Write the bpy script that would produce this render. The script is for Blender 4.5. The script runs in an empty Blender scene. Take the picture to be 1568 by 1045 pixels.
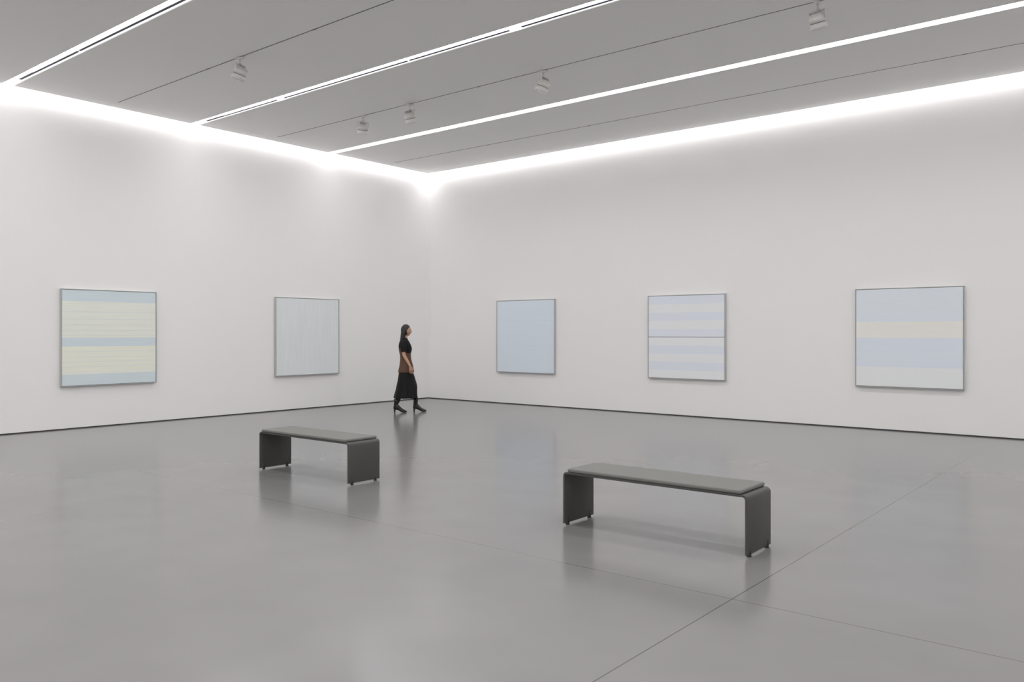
import bpy, bmesh, math, random
from mathutils import Vector, Matrix, noise
random.seed(3)
scene = bpy.context.scene
COL = scene.collection

# ------------------------------------------------------------------ helpers
def nodes(m):
    m.use_nodes = True
    return m.node_tree.nodes, m.node_tree.links

def mat(name, rgb, rough=0.5, metal=0.0, spec=0.5, var=0.0, vscale=8.0, bump=0.0, bscale=60.0):
    m = bpy.data.materials.new(name)
    N, L = nodes(m)
    b = N["Principled BSDF"]
    b.inputs["Base Color"].default_value = (*rgb, 1)
    b.inputs["Roughness"].default_value = rough
    b.inputs["Metallic"].default_value = metal
    b.inputs["Specular IOR Level"].default_value = spec
    tc = N.new("ShaderNodeTexCoord")
    if var > 0:
        n = N.new("ShaderNodeTexNoise"); n.inputs["Scale"].default_value = vscale
        n.inputs["Detail"].default_value = 3
        L.new(tc.outputs["Object"], n.inputs["Vector"])
        r = N.new("ShaderNodeMapRange")
        r.inputs["To Min"].default_value = 1 - var; r.inputs["To Max"].default_value = 1 + var
        L.new(n.outputs["Fac"], r.inputs["Value"])
        mx = N.new("ShaderNodeVectorMath"); mx.operation = 'SCALE'
        mx.inputs[0].default_value = rgb
        L.new(r.outputs["Result"], mx.inputs["Scale"])
        L.new(mx.outputs["Vector"], b.inputs["Base Color"])
    if bump > 0:
        n = N.new("ShaderNodeTexNoise"); n.inputs["Scale"].default_value = bscale
        n.inputs["Detail"].default_value = 3
        L.new(tc.outputs["Object"], n.inputs["Vector"])
        bp = N.new("ShaderNodeBump"); bp.inputs["Strength"].default_value = bump
        bp.inputs["Distance"].default_value = 0.01
        L.new(n.outputs["Fac"], bp.inputs["Height"])
        L.new(bp.outputs["Normal"], b.inputs["Normal"])
    return m

def emis(name, rgb, s, sample=True):
    m = bpy.data.materials.new(name)
    N, L = nodes(m)
    b = N["Principled BSDF"]
    b.inputs["Base Color"].default_value = (0.9, 0.9, 0.9, 1)
    b.inputs["Emission Color"].default_value = (*rgb, 1)
    b.inputs["Emission Strength"].default_value = s
    m.cycles.emission_sampling = 'FRONT' if sample else 'NONE'
    return m

def add_obj(name, me, mats=(), parent=None, smooth=False):
    o = bpy.data.objects.new(name, me)
    COL.objects.link(o)
    for m in mats: me.materials.append(m)
    if smooth:
        for p in me.polygons: p.use_smooth = True
    if parent: o.parent = parent
    return o

def bm_box(bm, b, mi=0):
    x0, x1, y0, y1, z0, z1 = b
    v = [bm.verts.new(p) for p in ((x0,y0,z0),(x1,y0,z0),(x1,y1,z0),(x0,y1,z0),(x0,y0,z1),(x1,y0,z1),(x1,y1,z1),(x0,y1,z1))]
    for f in ((0,3,2,1),(4,5,6,7),(0,1,5,4),(1,2,6,5),(2,3,7,6),(3,0,4,7)):
        fc = bm.faces.new([v[i] for i in f]); fc.material_index = mi

def boxes(name, bl, mats, parent=None, bevel=0.0, seg=2):
    bm = bmesh.new()
    for b in bl:
        bm_box(bm, b[:6], b[6] if len(b) > 6 else 0)
    if bevel > 0:
        bmesh.ops.bevel(bm, geom=bm.edges[:], offset=bevel, segments=seg, affect='EDGES', profile=0.5)
    me = bpy.data.meshes.new(name); bm.to_mesh(me); bm.free()
    return add_obj(name, me, mats, parent, smooth=False)

def panels(name, pl, mats, parent=None):
    """flat luminous diffusers facing down: (x0,x1,y0,y1,z)"""
    bm = bmesh.new()
    for x0,x1,y0,y1,z in pl:
        bm.faces.new([bm.verts.new(p) for p in ((x0,y0,z),(x0,y1,z),(x1,y1,z),(x1,y0,z))])
    me = bpy.data.meshes.new(name); bm.to_mesh(me); bm.free()
    return add_obj(name, me, mats, parent)

def empty(name, loc=(0,0,0), rz=0.0):
    o = bpy.data.objects.new(name, None); COL.objects.link(o)
    o.location = loc; o.rotation_euler = (0,0,rz); o.empty_display_size = 0.2
    return o

# ------------------------------------------------------------------ room numbers
XL, XR = -13.75, 5.2        # left / right walls
YB, YF = 13.79, -5.6        # back / front walls
ZC = 5.256                  # underside of ceiling
ZT = 5.62
GAP = 0.14                  # cove gap at wall tops
STRIPS = [10.83, 7.80, 4.79, 1.77, -1.25, -4.2]
SW = 0.08                   # half width of slot

# ------------------------------------------------------------------ materials
m_wall = mat("wall_paint", (0.885,0.877,0.877), 0.8, spec=0.2, var=0.006, vscale=1.2)
m_ceil = mat("ceiling_paint", (0.925,0.917,0.912), 0.85, spec=0.2, var=0.005, vscale=1.0)
m_dark = mat("shadow_gap_black", (0.04,0.04,0.042), 0.6)
m_track = mat("track_black", (0.015,0.015,0.04), 0.5)
m_strip = emis("led_diffuser", (1.0,0.985,0.975), 41.0)
m_strip2 = emis("led_diffuser_wide", (1.0,0.985,0.975), 22.5)
m_stripend = emis("led_diffuser_end", (1.0,0.985,0.975), 3.5)
m_lip = emis("slot_lip_glow", (1.0,0.985,0.975), 1.2, sample=False)  # no lamp: emission stands in for light on the white slot trim
m_cove = emis("cove_led", (1.0,0.985,0.985), 8.5)

m_floor = bpy.data.materials.new("polished_concrete")
N, L = nodes(m_floor)
b = N["Principled BSDF"]
geo = N.new("ShaderNodeNewGeometry")
n1 = N.new("ShaderNodeTexNoise"); n1.inputs["Scale"].default_value = 0.5; n1.inputs["Detail"].default_value = 2; n1.inputs["Roughness"].default_value = 0.5
n2 = N.new("ShaderNodeTexNoise"); n2.inputs["Scale"].default_value = 2.2; n2.inputs["Detail"].default_value = 1.5; n2.inputs["Roughness"].default_value = 0.45
for n in (n1,n2): L.new(geo.outputs["Position"], n.inputs["Vector"])
def mth(op, a, bb=None, c=None):
    n = N.new("ShaderNodeMath"); n.operation = op
    for i, v in enumerate((a, bb, c)):
        if v is None: continue
        if isinstance(v, (int, float)): n.inputs[i].default_value = v
        else: L.new(v, n.inputs[i])
    return n.outputs[0]
s = mth('ADD', mth('MULTIPLY', n1.outputs["Fac"], 0.20), mth('MULTIPLY', n2.outputs["Fac"], 0.12))
s = mth('ADD', s, 0.84)   # about 1.0 average
sep = N.new("ShaderNodeSeparateXYZ"); L.new(geo.outputs["Position"], sep.inputs[0])
def seam(axis, pos, w):
    return mth('LESS_THAN', mth('ABSOLUTE', mth('SUBTRACT', sep.outputs[axis], pos)), w)
ls = [seam(0,-2.005,0.0036), seam(0,-7.5,0.003), seam(0,3.5,0.003), seam(1,4.49,0.003), seam(1,-1.0,0.003)]
line = ls[0]
for q in ls[1:]: line = mth('MAXIMUM', line, q)
s = mth('MULTIPLY', s, mth('SUBTRACT', 1.0, mth('MULTIPLY', line, 0.6)))
sc = N.new("ShaderNodeVectorMath"); sc.operation = 'SCALE'; sc.inputs[0].default_value = (0.214,0.2115,0.2105)
L.new(s, sc.inputs["Scale"]); L.new(sc.outputs["Vector"], b.inputs["Base Color"])
b.inputs["Roughness"].default_value = 0.185
b.inputs["Specular IOR Level"].default_value = 0.45

# ------------------------------------------------------------------ shell
T = 0.2
boxes("floor", [(XL-T, XR+T, YF-T, YB+T, -0.15, 0.0)], [m_floor])
ZB = 0.018
boxes("wall_left",  [(XL-T, XL, YF-T, YB+T, ZB, ZT)], [m_wall])
boxes("wall_back",  [(XL, XR, YB, YB+T, ZB, ZT)], [m_wall])
boxes("wall_right", [(XR, XR+T, YF-T, YB+T, ZB, ZT)], [m_wall])
boxes("wall_front", [(XL, XR, YF-T, YF, ZB, ZT)], [m_wall])
R = 0.012
boxes("shadow_gap_left",  [(XL-0.1, XL-R, YF, YB, 0, ZB)], [m_dark])  # black strips paint the shade in the gap under the walls
boxes("shadow_gap_back",  [(XL-0.1, XR+0.1, YB+R, YB+0.1, 0, ZB)], [m_dark])
boxes("shadow_gap_right", [(XR+R, XR+0.1, YF, YB, 0, ZB)], [m_dark])
boxes("shadow_gap_front", [(XL-0.1, XR+0.1, YF-0.1, YF-R, 0, ZB)], [m_dark])

cx0, cx1 = XL+GAP, XR-GAP
edges = [YB-GAP] + sum([[y+SW, y-SW] for y in STRIPS], []) + [YF+GAP]
bl = []
for i in range(0, len(edges), 2):
    bl.append((cx0, cx1, edges[i+1], edges[i], ZC, ZC+0.10))
bl.append((XL, XR, YF, YB, ZT-0.1, ZT))
boxes("ceiling", bl, [m_ceil])

# light strips in slots (diffuser + black track + lip with emission in place of light falling on it)
T0, T1 = 0.005, 0.045      # track position across the slot
for k, y in enumerate(STRIPS):
    e = empty("linear_ceiling_light", (0, y, ZC))
    z0, z1 = 0.012, 0.09
    q0, q1 = cx0 + 0.9, cx1-0.9
    if k == 0: segs = []
    elif k == 1: segs = [(-13.25,-11.2),(-11.0,-8.2),(-8.15,-6.4),(-6.2,-3.4),(-3.35,0.5),(0.6,4.5)]
    elif k == 2: segs = [(-13.2,-11.3),(-11.25,-8.0),(-7.9,-5.0),(-4.9,4.5)]
    else: segs = [(-13.2,-5.0),(-4.9,4.5)]
    if segs:
        panels("diffuser", [(q0, q1, -SW, T0, z0)], [m_strip], e)
        panels("diffuser_end", [(cx0, q0, -SW, T0, z0), (q1, cx1, -SW, T0, z0)], [m_stripend], e)
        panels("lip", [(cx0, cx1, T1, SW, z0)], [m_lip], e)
        boxes("track", [(a, c, T0, T1, 0.004, z1) for a, c in segs], [m_track], e)
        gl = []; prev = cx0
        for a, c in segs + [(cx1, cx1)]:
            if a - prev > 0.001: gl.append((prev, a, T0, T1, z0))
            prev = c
        panels("cover", gl, [m_lip], e)  # covers between track pieces get the same painted glow as the lip
    else:
        panels("diffuser", [(q0, q1, -SW, SW-0.02, z0)], [m_strip2], e)
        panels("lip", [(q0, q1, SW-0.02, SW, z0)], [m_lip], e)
        panels("diffuser_end", [(cx0, q0, -SW, SW, z0), (q1, cx1, -SW, SW, z0)], [m_stripend], e)

# coves
zc = ZC+0.10
panels("cove_light", [(XL+0.004, XL+GAP+0.02, YF+GAP, YB-GAP, zc)], [m_cove])
panels("cove_light", [(XL+0.004, XR-0.004, YB-GAP, YB-0.004, zc)], [m_cove])
panels("cove_light", [(XR-GAP-0.02, XR-0.004, YF+GAP, YB-GAP, zc)], [m_cove])
panels("cove_light", [(XL+0.004, XR-0.004, YF+0.004, YF+GAP, zc)], [m_cove])

# recessed thin tracks between strips
m_track2 = mat("track_grey", (0.13,0.13,0.13), 0.6)
TR = [12.30, 9.30, 6.28, 3.28, 0.26, -2.72]
for y in TR:
    xs = [-13.28, -10.6, -8.2, -5.2, -2.2, 0.8, 4.6]
    bl = [(xs[i]+0.01, xs[i+1]-0.01, y-0.007, y+0.007, ZC-0.002, ZC+0.02) for i in range(len(xs)-1)]
    bl += [(x-0.03, x+0.03, y-0.011, y+0.011, ZC-0.003, ZC+0.02) for x in xs[1:-1]]
    boxes("ceiling_track", bl, [m_track2])

# ------------------------------------------------------------------ spotlights
m_spot = mat("spot_white", (0.80,0.79,0.77), 0.45)
m_lens = mat("spot_lens", (0.40,0.40,0.40), 0.25)
m_ring = mat("spot_ring", (0.16,0.16,0.16), 0.4)
def cyl(bm, r0, r1, z0, z1, M, seg=32, mi=0, cap=True):
    a = [bm.verts.new(M @ Vector((r0*math.cos(t), r0*math.sin(t), z0))) for t in [2*math.pi*i/seg for i in range(seg)]]
    c = [bm.verts.new(M @ Vector((r1*math.cos(t), r1*math.sin(t), z1))) for t in [2*math.pi*i/seg for i in range(seg)]]
    for i in range(seg):
        f = bm.faces.new((a[i], a[(i+1)%seg], c[(i+1)%seg], c[i])); f.material_index = mi; f.smooth = True
    if cap:
        f = bm.faces.new(a[::-1]); f.material_index = mi
        f = bm.faces.new(c); f.material_index = mi
def spot(x, y, az, tilt=0.42):
    e = empty("track_spotlight", (x, y, ZC-0.004), az)
    e.scale = (1.12,1.12,1.12)
    boxes("adapter", [(-0.055,0.055,-0.017,0.017,-0.022,0.0)], [m_spot], e, bevel=0.003)
    bm = bmesh.new()
    cyl(bm, 0.013, 0.013, -0.085, -0.02, Matrix())
    cyl(bm, 0.020, 0.020, -0.095, -0.08, Matrix())
    me = bpy.data.meshes.new("stem"); bm.to_mesh(me); bm.free()
    add_obj("stem", me, [m_spot], e)
    boxes("yoke", [(-0.012,0.012,-0.088,0.088,-0.102,-0.092),(-0.014,0.014,0.080,0.088,-0.185,-0.092),(-0.014,0.014,-0.088,-0.080,-0.185,-0.092)], [m_spot], e, bevel=0.002)
    bm = bmesh.new()
    M = Matrix.Translation((0,0,-0.185)) @ Matrix.Rotation(-tilt, 4, 'Y')
    cyl(bm, 0.078, 0.062, 0.050, 0.062, M)      # chamfered back
    cyl(bm, 0.079, 0.078, -0.020, 0.050, M)
    cyl(bm, 0.075, 0.075, -0.026, -0.020, M, mi=1)
    cyl(bm, 0.084, 0.080, -0.085, -0.026, M)
    cyl(bm, 0.074, 0.060, -0.087, -0.082, M, mi=2)
    for i in range(5):
        cyl(bm, 0.045, 0.045, 0.064+i*0.006, 0.067+i*0.006, M)
    cyl(bm, 0.03, 0.03, 0.06, 0.093, M)
    me = bpy.data.meshes.new("head"); bm.to_mesh(me); bm.free()
    add_obj("head", me, [m_spot, m_ring, m_lens], e)
spot(-9.81, 6.28, math.radians(200))
spot(-10.83, 9.30, math.radians(150))
spot(-9.68, 9.30, math.radians(95))
spot(-6.98, 9.30, math.radians(200))
spot(-3.14, 9.30, math.radians(80))

# ------------------------------------------------------------------ paintings
m_frame = mat("frame_silver", (0.50,0.50,0.49), 0.4, metal=0.2)
m_edge = mat("frame_gap", (0.08,0.085,0.09), 0.6)
def stripe_mat(name, stops, vertical=False, noise_amt=0.03, f=0.38, t=(0.885,0.89,0.892)):
    pale = lambda c: tuple(a*(1-f)+b_*f for a, b_ in zip(c, t))
    m = bpy.data.materials.new(name)
    N, L = nodes(m); b = N["Principled BSDF"]
    b.inputs["Roughness"].default_value = 0.8; b.inputs["Specular IOR Level"].default_value = 0.15
    tc = N.new("ShaderNodeTexCoord"); sp = N.new("ShaderNodeSeparateXYZ")
    L.new(tc.outputs["Object"], sp.inputs[0])
    H = 0.765
    mr = N.new("ShaderNodeMapRange"); mr.inputs["From Min"].default_value = H; mr.inputs["From Max"].default_value = -H
    L.new(sp.outputs[2], mr.inputs["Value"])
    cr = N.new("ShaderNodeValToRGB"); cr.color_ramp.interpolation = 'CONSTANT'
    els = cr.color_ramp.elements
    while len(els) > 1: els.remove(els[-1])
    els[0].position = 0; els[0].color = (*pale(stops[0][1]), 1)
    for p, c in stops[1:]:
        e = els.new(p); e.color = (*pale(c), 1)
    L.new(mr.outputs[0], cr.inputs[0])
    out = cr.outputs[0]
    mp = N.new("ShaderNodeMapping"); mp.inputs["Scale"].default_value = (1.5,1.5,60) if not vertical else (60,60,1.5)
    L.new(tc.outputs["Object"], mp.inputs["Vector"])
    n2 = N.new("ShaderNodeTexNoise"); n2.inputs["Scale"].default_value = 1.0; n2.inputs["Detail"].default_value = 3
    L.new(mp.outputs[0], n2.inputs["Vector"])
    r = N.new("ShaderNodeMapRange"); r.inputs["To Min"].default_value = 1-noise_amt*2; r.inputs["To Max"].default_value = 1+noise_amt*2
    L.new(n2.outputs["Fac"], r.inputs["Value"])
    v = N.new("ShaderNodeVectorMath"); v.operation='SCALE'
    L.new(out, v.inputs[0]); L.new(r.outputs[0], v.inputs["Scale"])
    L.new(v.outputs[0], b.inputs["Base Color"])
    return m
blue = (0.60,0.73,0.79); cream = (0.83,0.865,0.77); yel = (0.86,0.875,0.73); paleb=(0.72,0.815,0.92)
whit = (0.86,0.875,0.91); pb2=(0.77,0.825,0.925); crm=(0.88,0.87,0.82)
c_ln = (0.74,0.78,0.74)
p1 = [(0,(0.60,0.73,0.79)),(0.115,cream)]
for a in (0.22,0.30,0.36,0.42,0.47): p1 += [(a,c_ln),(a+0.008,cream)]
p1 += [(0.50,blue),(0.59,yel)]
for a in (0.64,0.70,0.75,0.80): p1 += [(a,(0.80,0.83,0.76)),(a+0.01,yel)]
p1 += [(0.85,cream),(0.885,(0.60,0.73,0.79))]
c1 = stripe_mat("canvas_stripes_green", p1, noise_amt=0.03, f=0.3)
c2 = stripe_mat("canvas_grey_grid", [(0,(0.75,0.80,0.82))], vertical=True, noise_amt=0.04, f=0.25)
c3 = stripe_mat("canvas_pale_blue", [(0,paleb),(0.28,(0.69,0.785,0.89)),(0.286,paleb),(0.62,(0.70,0.79,0.90)),(0.626,paleb)], noise_amt=0.015, f=0.22)
st = []
for i in range(5):
    st.append((i*0.1, pb2 if i % 2 == 0 else whit))
st.append((0.494,(0.05,0.06,0.09)))
for i in range(5):
    st.append((0.503 if i == 0 else 0.5+i*0.1, whit if i % 2 == 0 else pb2))
c4 = stripe_mat("canvas_blue_white_stripes", st, noise_amt=0.01, f=0.22)
c5 = stripe_mat("canvas_blue_cream_bands", [(0,(0.75,0.83,0.91)),(0.335,crm),(0.50,(0.74,0.815,0.92)),(0.80,(0.85,0.88,0.90))], noise_amt=0.015, f=0.25)
def painting(x, y, rz, cm):
    e = empty("framed_painting", (x, y, 1.463), rz)
    h = 0.78; w = 0.009; D = 0.058
    boxes("frame", [(-h,h,-D,-0.001,h-w,h),(-h,h,-D,-0.001,-h,-h+w),(-h,-h+w,-D,-0.001,-h+w,h-w),(h-w,h,-D,-0.001,-h+w,h-w)], [m_frame], e)
    boxes("backing", [(-h+w,h-w,-0.03,-0.002,-h+w,h-w)], [m_edge], e)
    c = h-w-0.006
    boxes("canvas", [(-c,c,-0.054,-0.028,-c,c)], [cm], e)
painting(XL, 6.363, math.radians(90), c1)
painting(XL, 10.335, math.radians(90), c2)
painting(-10.80, YB, 0, c3)
painting(-7.046, YB, 0, c4)
painting(-3.259, YB, 0, c5)

# ------------------------------------------------------------------ benches
m_steel = mat("bench_powdercoat", (0.078,0.078,0.073), 0.5, spec=0.35)
m_pad = mat("bench_pad_leather", (0.18,0.182,0.17), 0.6, spec=0.25, var=0.03, vscale=20)
m_foot = mat("bench_foot_rubber", (0.03,0.03,0.03), 0.6)
def bench(xc, yc):
    e = empty("bench", (xc, yc, 0))
    Lh, D, H, t, Ro = 0.77, 0.21, 0.428, 0.016, 0.034
    zb = 0.016
    def prof(off):
        pts = [(-Lh+off, zb)]
        r = Ro-off
        for i in range(9):
            a = math.pi - i*math.pi/16
            pts.append((-Lh+Ro + r*math.cos(a), H-Ro + r*math.sin(a)))
        for i in range(9):
            a = math.pi/2 - i*math.pi/16
            pts.append((Lh-Ro + r*math.cos(a), H-Ro + r*math.sin(a)))
        pts.append((Lh-off, zb))
        return pts
    po, pi_ = prof(0), prof(t)
    bm = bmesh.new()
    rows = []
    for y in (-D, D):
        rows.append(([bm.verts.new((p[0], y, p[1])) for p in po], [bm.verts.new((p[0], y, p[1])) for p in pi_]))
    n = len(po)
    for i in range(n-1):
        (o0,i0),(o1,i1) = rows
        f = bm.faces.new((o0[i],o0[i+1],o1[i+1],o1[i])); f.smooth = True
        f = bm.faces.new((i0[i],i1[i],i1[i+1],i0[i+1])); f.smooth = True
        bm.faces.new((o0[i],i0[i],i0[i+1],o0[i+1]))
        bm.faces.new((o1[i],o1[i+1],i1[i+1],i1[i]))
    for k in (0, n-1):
        bm.faces.new((rows[0][0][k],rows[1][0][k],rows[1][1][k],rows[0][1][k]))
    bmesh.ops.recalc_face_normals(bm, faces=bm.faces[:])
    me = bpy.data.meshes.new("frame"); bm.to_mesh(me); bm.free()
    o = add_obj("frame", me, [m_steel], e)
    bv = o.modifiers.new("b", 'BEVEL'); bv.width = 0.002; bv.segments = 2; bv.limit_method='ANGLE'; bv.angle_limit = math.radians(50)
    p = boxes("seat_pad", [(-Lh+0.045, Lh-0.045, -D-0.004, D+0.004, H+0.001, H+0.031)], [m_pad], e, bevel=0.012, seg=4)
    for q in p.data.polygons: q.use_smooth = True
    p.modifiers.new("wn", 'WEIGHTED_NORMAL')
    k = 0
    for sx in (-1, 1):
        for sy in (-1, 1):
            k += 1
            bm = bmesh.new()
            M = Matrix.Translation((sx*(Lh-t/2), sy*(D-0.055), 0))
            cyl(bm, 0.017, 0.015, 0.0, 0.012, M, 20)
            cyl(bm, 0.013, 0.013, 0.012, 0.055, M, 20)
            cyl(bm, 0.013, 0.006, 0.055, 0.062, M, 20)
            me = bpy.data.meshes.new("foot"); bm.to_mesh(me); bm.free()
            add_obj("foot_%d" % k, me, [m_foot], e)
bench(-3.055, 5.57)
bench(-7.27, 5.60)

# ------------------------------------------------------------------ walking woman
m_skin = mat("skin", (0.50,0.29,0.20), 0.5, var=0.04)
m_black = mat("black_cloth", (0.012,0.012,0.013), 0.85, spec=0.2)
m_skirt = mat("skirt_black", (0.010,0.010,0.011), 0.8, spec=0.25)
m_brown = mat("brown_knit", (0.12,0.070,0.050), 0.85, spec=0.2, var=0.1, vscale=30)
m_tights = mat("black_tights", (0.014,0.013,0.013), 0.6)
m_boot = mat("boot_leather", (0.008,0.008,0.008), 0.3)
m_hair = mat("dark_hair", (0.012,0.009,0.008), 0.45, bump=0.3, bscale=90)
m_eye = mat("eye_white", (0.5,0.48,0.46), 0.2)
m_iris = mat("iris_dark", (0.02,0.012,0.008), 0.2)
m_lip_s = mat("lips", (0.36,0.12,0.10), 0.4)

W = empty("walking_woman", (-11.59, 11.12, 0), math.radians(39.05))

def skin_mesh(name, verts, edges, radii, root=0, sub=2, mats=(), matfn=None):
    me = bpy.data.meshes.new(name+"_s"); me.from_pydata(verts, edges, []); me.update()
    o = bpy.data.objects.new(name+"_s", me); COL.objects.link(o)
    sk = o.modifiers.new("skin", 'SKIN'); sk.use_smooth_shade = True; sk.branch_smoothing = 0.3
    sv = me.skin_vertices[0].data
    for i, r in enumerate(radii):
        sv[i].radius = r if isinstance(r, tuple) else (r, r)
        sv[i].use_root = (i == root)
    ss = o.modifiers.new("sub", 'SUBSURF'); ss.levels = sub; ss.render_levels = sub
    dg = bpy.context.evaluated_depsgraph_get(); dg.update()
    me2 = bpy.data.meshes.new_from_object(o.evaluated_get(dg))
    bpy.data.objects.remove(o)
    me2.name = name
    for m in mats: me2.materials.append(m)
    for p in me2.polygons:
        p.use_smooth = True
        p.material_index = matfn(p.center) if matfn else 0
    ob = bpy.data.objects.new(name, me2); COL.objects.link(ob); ob.parent = W
    return ob

V = []; E = []; RD = []
def vt(p, r, link=None):
    V.append(p); RD.append(r); i = len(V)-1
    if link is not None: E.append((link, i))
    return i
pel = vt((-0.06,0,0.92), (0.12,0.095))
wai = vt((-0.07,0,1.07), (0.095,0.078), pel)
che = vt((-0.085,0,1.22), (0.11,0.088), wai)
upc = vt((-0.095,0,1.34), (0.10,0.07), che)
nkb = vt((-0.095,0,1.425), 0.050, upc)
nkt = vt((-0.075,0,1.50), 0.046, nkb)
hdc = vt((-0.065,0,1.56), 0.048, nkt)
R_WR = Vector((0.045,-0.215,0.90)); L_WR = Vector((-0.20,0.22,0.89))
R_F = Vector((0.12,0.03,-1)).normalized(); L_F = Vector((-0.10,-0.03,-1)).normalized()
def arm(s, elbow, wrist, f):
    sh = vt((-0.095, s*0.155, 1.365), 0.050, upc)
    u = vt(tuple(Vector((-0.095,s*0.180,1.32)).lerp(Vector(elbow),0.35)), 0.040, sh)
    el = vt(elbow, 0.034, u)
    fo = vt(tuple(Vector(elbow).lerp(Vector(wrist),0.35)), 0.033, el)
    wr = vt(tuple(wrist), (0.0215,0.0215), fo)
    vt(tuple(Vector(wrist)+f*0.035), (0.018,0.018), wr)
arm(-1, (-0.080,-0.210,1.12), R_WR, R_F)
arm(1, (-0.165,0.212,1.12), L_WR, L_F)
def leg(s, hip, knee, ankle):
    h = vt(hip, 0.085, pel)
    t1 = vt(tuple(Vector(hip).lerp(Vector(knee),0.5)), 0.072, h)
    k = vt(knee, 0.052, t1)
    c = vt(tuple(Vector(knee).lerp(Vector(ankle),0.32)+Vector((-0.012,0,0))), 0.052, k)
    a = vt(ankle, 0.034, c)
leg(-1, (-0.06,-0.085,0.86), (-0.09,-0.085,0.50), (-0.235,-0.075,0.155))
leg(1, (-0.05,0.085,0.86), (0.10,0.085,0.50), (0.125,0.075,0.14))
skin_mesh("body", V, E, RD, 0, 2, [m_skin, m_tights], lambda c: 1 if (c.z < 0.80 and abs(c.y) < 0.18) else 0)

def hand(name, wr, f, s):
    side = Vector((1,0,0)); side = (side - f*side.dot(f)).normalized()
    inn = Vector((0,-s,0))
    w = Vector(wr)
    P = lambda a,b_,c: tuple(w + f*a + side*b_ + inn*c)
    skin_mesh(name+"_palm", [P(0.005,0,0),P(0.03,0,0),P(0.06,0,0.003),P(0.088,0,0.006)], [(0,1),(1,2),(2,3)], [(0.015,0.018),(0.015,0.028),(0.0135,0.036),(0.010,0.034)], 0, 2, [m_skin])
    for k, (b0, ln) in enumerate(((0.028,0.072),(0.0095,0.080),(-0.009,0.075),(-0.026,0.058))):
        base = 0.078
        pts = [P(base-0.014, b0*0.9, 0.004), P(base+0.008,b0,0.006), P(base+ln*0.45,b0*1.04,0.014), P(base+ln*0.75,b0*1.03,0.028), P(base+ln*0.93,b0*1.0,0.044)]
        skin_mesh(name+"_finger_%d"%(k+1), pts, [(i,i+1) for i in range(4)], [0.0085,0.009,0.0082,0.0075,0.0062], 0, 1, [m_skin])
    pts = [P(0.022,0.014,0.002), P(0.042,0.034,0.008), P(0.066,0.044,0.018), P(0.088,0.044,0.030)]
    skin_mesh(name+"_thumb", pts, [(0,1),(1,2),(2,3)], [0.013,0.0115,0.010,0.0075], 0, 1, [m_skin])
hand("right_hand", R_WR, R_F, -1)
hand("left_hand", L_WR, L_F, 1)

def loft(name, secs, mats, n=40, caps=(True,True), parent=W, sub=1, solid=0.0, folds=None):
    bm = bmesh.new(); rings = []
    for k, s_ in enumerate(secs):
        cx, cy, z, rx, ry = s_[:5]
        ring = []
        for i in range(n):
            a = 2*math.pi*i/n
            g = 1.0
            if folds: g += folds(k/(len(secs)-1), a)
            ring.append(bm.verts.new((cx+rx*math.cos(a)*g, cy+ry*math.sin(a)*g, z)))
        rings.append(ring)
    for r0, r1 in zip(rings, rings[1:]):
        for i in range(n):
            bm.faces.new((r0[i], r0[(i+1)%n], r1[(i+1)%n], r1[i]))
    if caps[0]: bm.faces.new(rings[0][::-1])
    if caps[1]: bm.faces.new(rings[-1])
    bmesh.ops.recalc_face_normals(bm, faces=bm.faces[:])
    me = bpy.data.meshes.new(name); bm.to_mesh(me); bm.free()
    o = add_obj(name, me, mats, parent, smooth=True)
    if solid:
        sm = o.modifiers.new("so",'SOLIDIFY'); sm.thickness = solid; sm.offset = -1
    if sub:
        ss = o.modifiers.new("ss",'SUBSURF'); ss.levels = sub; ss.render_levels = sub
    return o

loft("brown_tunic", [(-0.06,0,0.775,0.146,0.186),(-0.06,0,0.81,0.141,0.183),(-0.06,0,0.90,0.126,0.172),(-0.066,0,1.00,0.104,0.146),(-0.072,0,1.07,0.095,0.132),(-0.080,0,1.16,0.108,0.142),(-0.083,0,1.24,0.118,0.150)],
     [m_brown], n=64, caps=(False,False), solid=0.005, folds=lambda t,a: 0.03*math.sin(9*a+3*t)*(1-t))
loft("black_top", [(-0.076,0,1.13,0.105,0.143),(-0.078,0,1.17,0.114,0.150),(-0.074,0,1.23,0.129,0.158),(-0.083,0,1.29,0.122,0.164),(-0.093,0,1.35,0.102,0.170),(-0.096,0,1.385,0.084,0.154),(-0.096,0,1.41,0.068,0.108),(-0.095,0,1.435,0.058,0.068),(-0.092,0,1.45,0.053,0.058)],
     [m_black], n=56, caps=(False,False), solid=0.005, folds=lambda t,a: 0.02*math.sin(7*a+9*t)*(1-t))
def tube(name, pts, radii, mats, n=24, sub=1):
    bm = bmesh.new(); rings = []
    for k, p in enumerate(pts):
        p = Vector(p)
        d = (Vector(pts[min(k+1,len(pts)-1)]) - Vector(pts[max(k-1,0)])).normalized()
        ax = d.cross(Vector((1,0,0))).normalized(); ay = d.cross(ax).normalized()
        rings.append([bm.verts.new(p + (ax*math.cos(a)+ay*math.sin(a))*radii[k]) for a in [2*math.pi*i/n for i in range(n)]])
    for r0, r1 in zip(rings, rings[1:]):
        for i in range(n): bm.faces.new((r0[i], r0[(i+1)%n], r1[(i+1)%n], r1[i]))
    bm.faces.new(rings[0]); 
    bmesh.ops.recalc_face_normals(bm, faces=bm.faces[:])
    me = bpy.data.meshes.new(name); bm.to_mesh(me); bm.free()
    o = add_obj(name, me, mats, W, smooth=True)
    ss = o.modifiers.new("ss",'SUBSURF'); ss.levels = sub; ss.render_levels = sub
    return o
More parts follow.
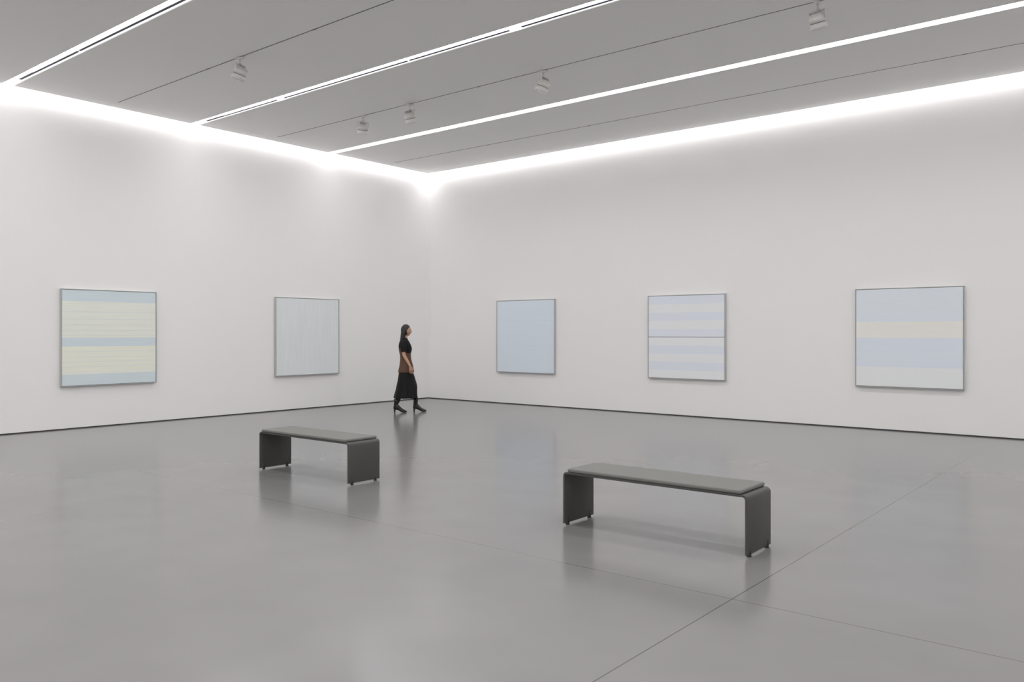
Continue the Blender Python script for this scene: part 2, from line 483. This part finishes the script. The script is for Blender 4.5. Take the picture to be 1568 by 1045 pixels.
tube("sleeve_right", [(-0.095,-0.11,1.375),(-0.095,-0.152,1.362),(-0.092,-0.180,1.32),(-0.089,-0.193,1.26),(-0.084,-0.202,1.17)], [0.05,0.056,0.057,0.055,0.052], [m_black])
tube("sleeve_left", [(-0.095,0.11,1.375),(-0.098,0.152,1.362),(-0.110,0.180,1.32),(-0.128,0.193,1.26),(-0.15,0.204,1.17)], [0.05,0.056,0.057,0.055,0.052], [m_black])
loft("long_skirt", [(-0.062,0,0.86,0.122,0.168),(-0.062,0,0.77,0.138,0.182),(-0.064,0,0.66,0.150,0.190),(-0.066,0,0.54,0.170,0.198),(-0.068,0,0.42,0.192,0.206),(-0.070,0,0.33,0.212,0.213),(-0.072,0,0.275,0.224,0.216)],
     [m_skirt], n=96, caps=(False,False), solid=0.005, folds=lambda t,a: (0.07*t)*math.sin(8*a+1.0+t)+0.03*t*math.sin(13*a))

def boot(name, ax, ay, yaw=0.0):
    M = Matrix.Translation((ax, ay, 0)) @ Matrix.Rotation(yaw, 4, 'Z')
    bm = bmesh.new()
    st = [(-0.060,0.075,0.115,0.020),(-0.050,0.062,0.150,0.032),(-0.025,0.056,0.185,0.036),(0.015,0.050,0.180,0.037),(0.05,0.036,0.135,0.037),(0.085,0.014,0.098,0.041),(0.12,0.002,0.072,0.044),(0.155,0.001,0.054,0.040),(0.185,0.003,0.040,0.026),(0.200,0.008,0.028,0.010)]
    n = 20; rings = []
    for x, zb, zt, w in st:
        ring = []
        for i in range(n):
            a = 2*math.pi*i/n
            zz = math.sin(a); yy = math.cos(a)
            z = (zb+zt)/2 + (zt-zb)/2*(zz if zz > 0 else -abs(zz)**0.5)
            y = w*(math.copysign(abs(yy)**0.7, yy))
            ring.append(bm.verts.new(M @ Vector((x, y, z))))
        rings.append(ring)
    for r0, r1 in zip(rings, rings[1:]):
        for i in range(n): bm.faces.new((r0[i], r0[(i+1)%n], r1[(i+1)%n], r1[i]))
    bm.faces.new(rings[0]); bm.faces.new(rings[-1])
    rs = []
    for x, z, rx, ry in ((-0.012,0.12,0.046,0.036),(-0.012,0.17,0.043,0.036),(-0.008,0.22,0.044,0.040),(-0.004,0.27,0.050,0.046)):
        rs.append([bm.verts.new(M @ Vector((x+rx*math.cos(2*math.pi*i/n), ry*math.sin(2*math.pi*i/n), z))) for i in range(n)])
    for r0, r1 in zip(rs, rs[1:]):
        for i in range(n): bm.faces.new((r0[i], r0[(i+1)%n], r1[(i+1)%n], r1[i]))
    bm.faces.new(rs[0]); bm.faces.new(rs[-1])
    hs = []
    for z, x0, x1, w in ((0.0,-0.052,-0.026,0.015),(0.03,-0.055,-0.022,0.018),(0.08,-0.058,-0.008,0.028)):
        hs.append([bm.verts.new(M @ Vector(((x0+x1)/2+(x1-x0)/2*math.cos(2*math.pi*i/n), w*math.sin(2*math.pi*i/n), z))) for i in range(n)])
    for r0, r1 in zip(hs, hs[1:]):
        for i in range(n): bm.faces.new((r0[i], r0[(i+1)%n], r1[(i+1)%n], r1[i]))
    bm.faces.new(hs[0]); bm.faces.new(hs[-1])
    bmesh.ops.recalc_face_normals(bm, faces=bm.faces[:])
    me = bpy.data.meshes.new(name); bm.to_mesh(me); bm.free()
    add_obj(name, me, [m_boot], W, smooth=True)
boot("boot_right", -0.235, -0.075, -0.08)
boot("boot_left", 0.125, 0.075, 0.06)

HC = Vector((-0.058, 0, 1.585))
bm = bmesh.new()
bmesh.ops.create_uvsphere(bm, u_segments=96, v_segments=72, radius=1.0)
def g(d, s): return math.exp(-(d*d)/(2*s*s))
for v in bm.verts:
    x, y, z = v.co
    px, py, pz = x*0.091, y*0.073, z*0.112
    if pz < 0:
        t = -z
        py *= 1-0.30*t*t
        px *= (1-0.04*t) if x > 0 else (1-0.32*t)
    if x > 0:
        f = x**0.5
        yy = y*0.073
        px += 0.017*g(yy,0.009)*g(pz+0.026,0.011)*f            # nose tip
        px += 0.009*g(yy,0.007)*g(pz+0.006,0.018)*f            # bridge
        px -= 0.009*(g(abs(yy)-0.030,0.013)*g(pz-0.002,0.011))*f
        px += 0.006*g(yy,0.016)*g(pz+0.050,0.005)*f            # upper lip
        px += 0.006*g(yy,0.015)*g(pz+0.061,0.005)*f            # lower lip
        px += 0.012*g(yy,0.020)*g(pz+0.090,0.014)              # chin
        px += 0.004*g(abs(yy)-0.03,0.018)*g(pz-0.022,0.008)*f
    v.co = HC + Vector((px,py,pz))
for f in bm.faces:
    c = f.calc_center_median() - HC
    f.smooth = True
    f.material_index = 1 if (c.x > 0.06 and abs(c.y) < 0.022 and -0.066 < c.z < -0.046) else 0
me = bpy.data.meshes.new("head"); bm.to_mesh(me); bm.free()
add_obj("head", me, [m_skin, m_lip_s], W)
def ell(name, c, r, m, rot=0):
    bm = bmesh.new(); bmesh.ops.create_uvsphere(bm, u_segments=24, v_segments=16, radius=1)
    for v in bm.verts: v.co = Matrix.Rotation(rot,3,'Y') @ Vector((v.co.x*r[0], v.co.y*r[1], v.co.z*r[2])) + Vector(c)
    for f in bm.faces: f.smooth = True
    me = bpy.data.meshes.new(name); bm.to_mesh(me); bm.free()
    return add_obj(name, me, [m], W)
for s_, nm in ((-1,"right"),(1,"left")):
    ec = HC + Vector((0.068, s_*0.030, 0.002))
    ell("eye_"+nm, ec, (0.0105,0.0125,0.0065), m_eye)
    ell("iris_"+nm, ec+Vector((0.0085,s_*0.0015,0)), (0.004,0.0055,0.0055), m_iris)
    ell("brow_"+nm, HC+Vector((0.077,s_*0.030,0.021)), (0.005,0.016,0.003), m_hair)
    ell("ear_"+nm, HC+Vector((-0.005,s_*0.071,-0.006)), (0.017,0.007,0.030), m_skin, 0.15)
bm = bmesh.new()
bmesh.ops.create_uvsphere(bm, u_segments=160, v_segments=128, radius=1.0)
for v in bm.verts:
    x,y,z = v.co
    a = math.atan2(y,x)
    w = 1+0.010*math.sin(26*a)*math.sqrt(max(0,1-z*z))
    v.co = HC + Vector((-0.008+x*0.097*w, y*0.083*w, 0.005+z*0.117))
dele = []
for f in bm.faces:
    c = f.calc_center_median() - HC
    front = c.x > (0.022 + max(0, c.z)*0.62)
    if (front and c.z < 0.085) or c.z < -0.085: dele.append(f)
    f.smooth = True
bmesh.ops.delete(bm, geom=dele, context='FACES')
me = bpy.data.meshes.new("hair"); bm.to_mesh(me); bm.free()
o = add_obj("hair_cap", me, [m_hair], W)
sm = o.modifiers.new("so",'SOLIDIFY'); sm.thickness = 0.008; sm.offset = -1
loft("hair_fall", [(-0.080,0,1.655,0.055,0.062),(-0.092,0,1.60,0.066,0.083),(-0.102,0,1.53,0.062,0.084),(-0.116,0,1.46,0.054,0.082),(-0.134,0,1.40,0.044,0.078),(-0.150,0,1.35,0.032,0.070),(-0.160,0,1.31,0.012,0.050)],
     [m_hair], n=64, folds=lambda t,a: 0.05*math.sin(15*a)*t)

# ------------------------------------------------------------------ world + camera
w = bpy.data.worlds.new("World"); scene.world = w; w.use_nodes = True
w.node_tree.nodes["Background"].inputs[0].default_value = (0.5,0.5,0.5,1)
w.node_tree.nodes["Background"].inputs[1].default_value = 0.3

cam = bpy.data.cameras.new("camera"); co = bpy.data.objects.new("camera", cam); COL.objects.link(co)
cam.sensor_width = 36; cam.sensor_fit = 'HORIZONTAL'
cam.lens = 36*1258/1568
cam.shift_y = -12.5/1568
co.location = (0,0,1.54)
co.rotation_euler = (math.radians(90), 0, math.radians(39.06))
cam.clip_start = 0.05; cam.clip_end = 200
scene.camera = co
scene.view_settings.view_transform = 'Standard'
scene.view_settings.look = 'None'
scene.view_settings.exposure = 0
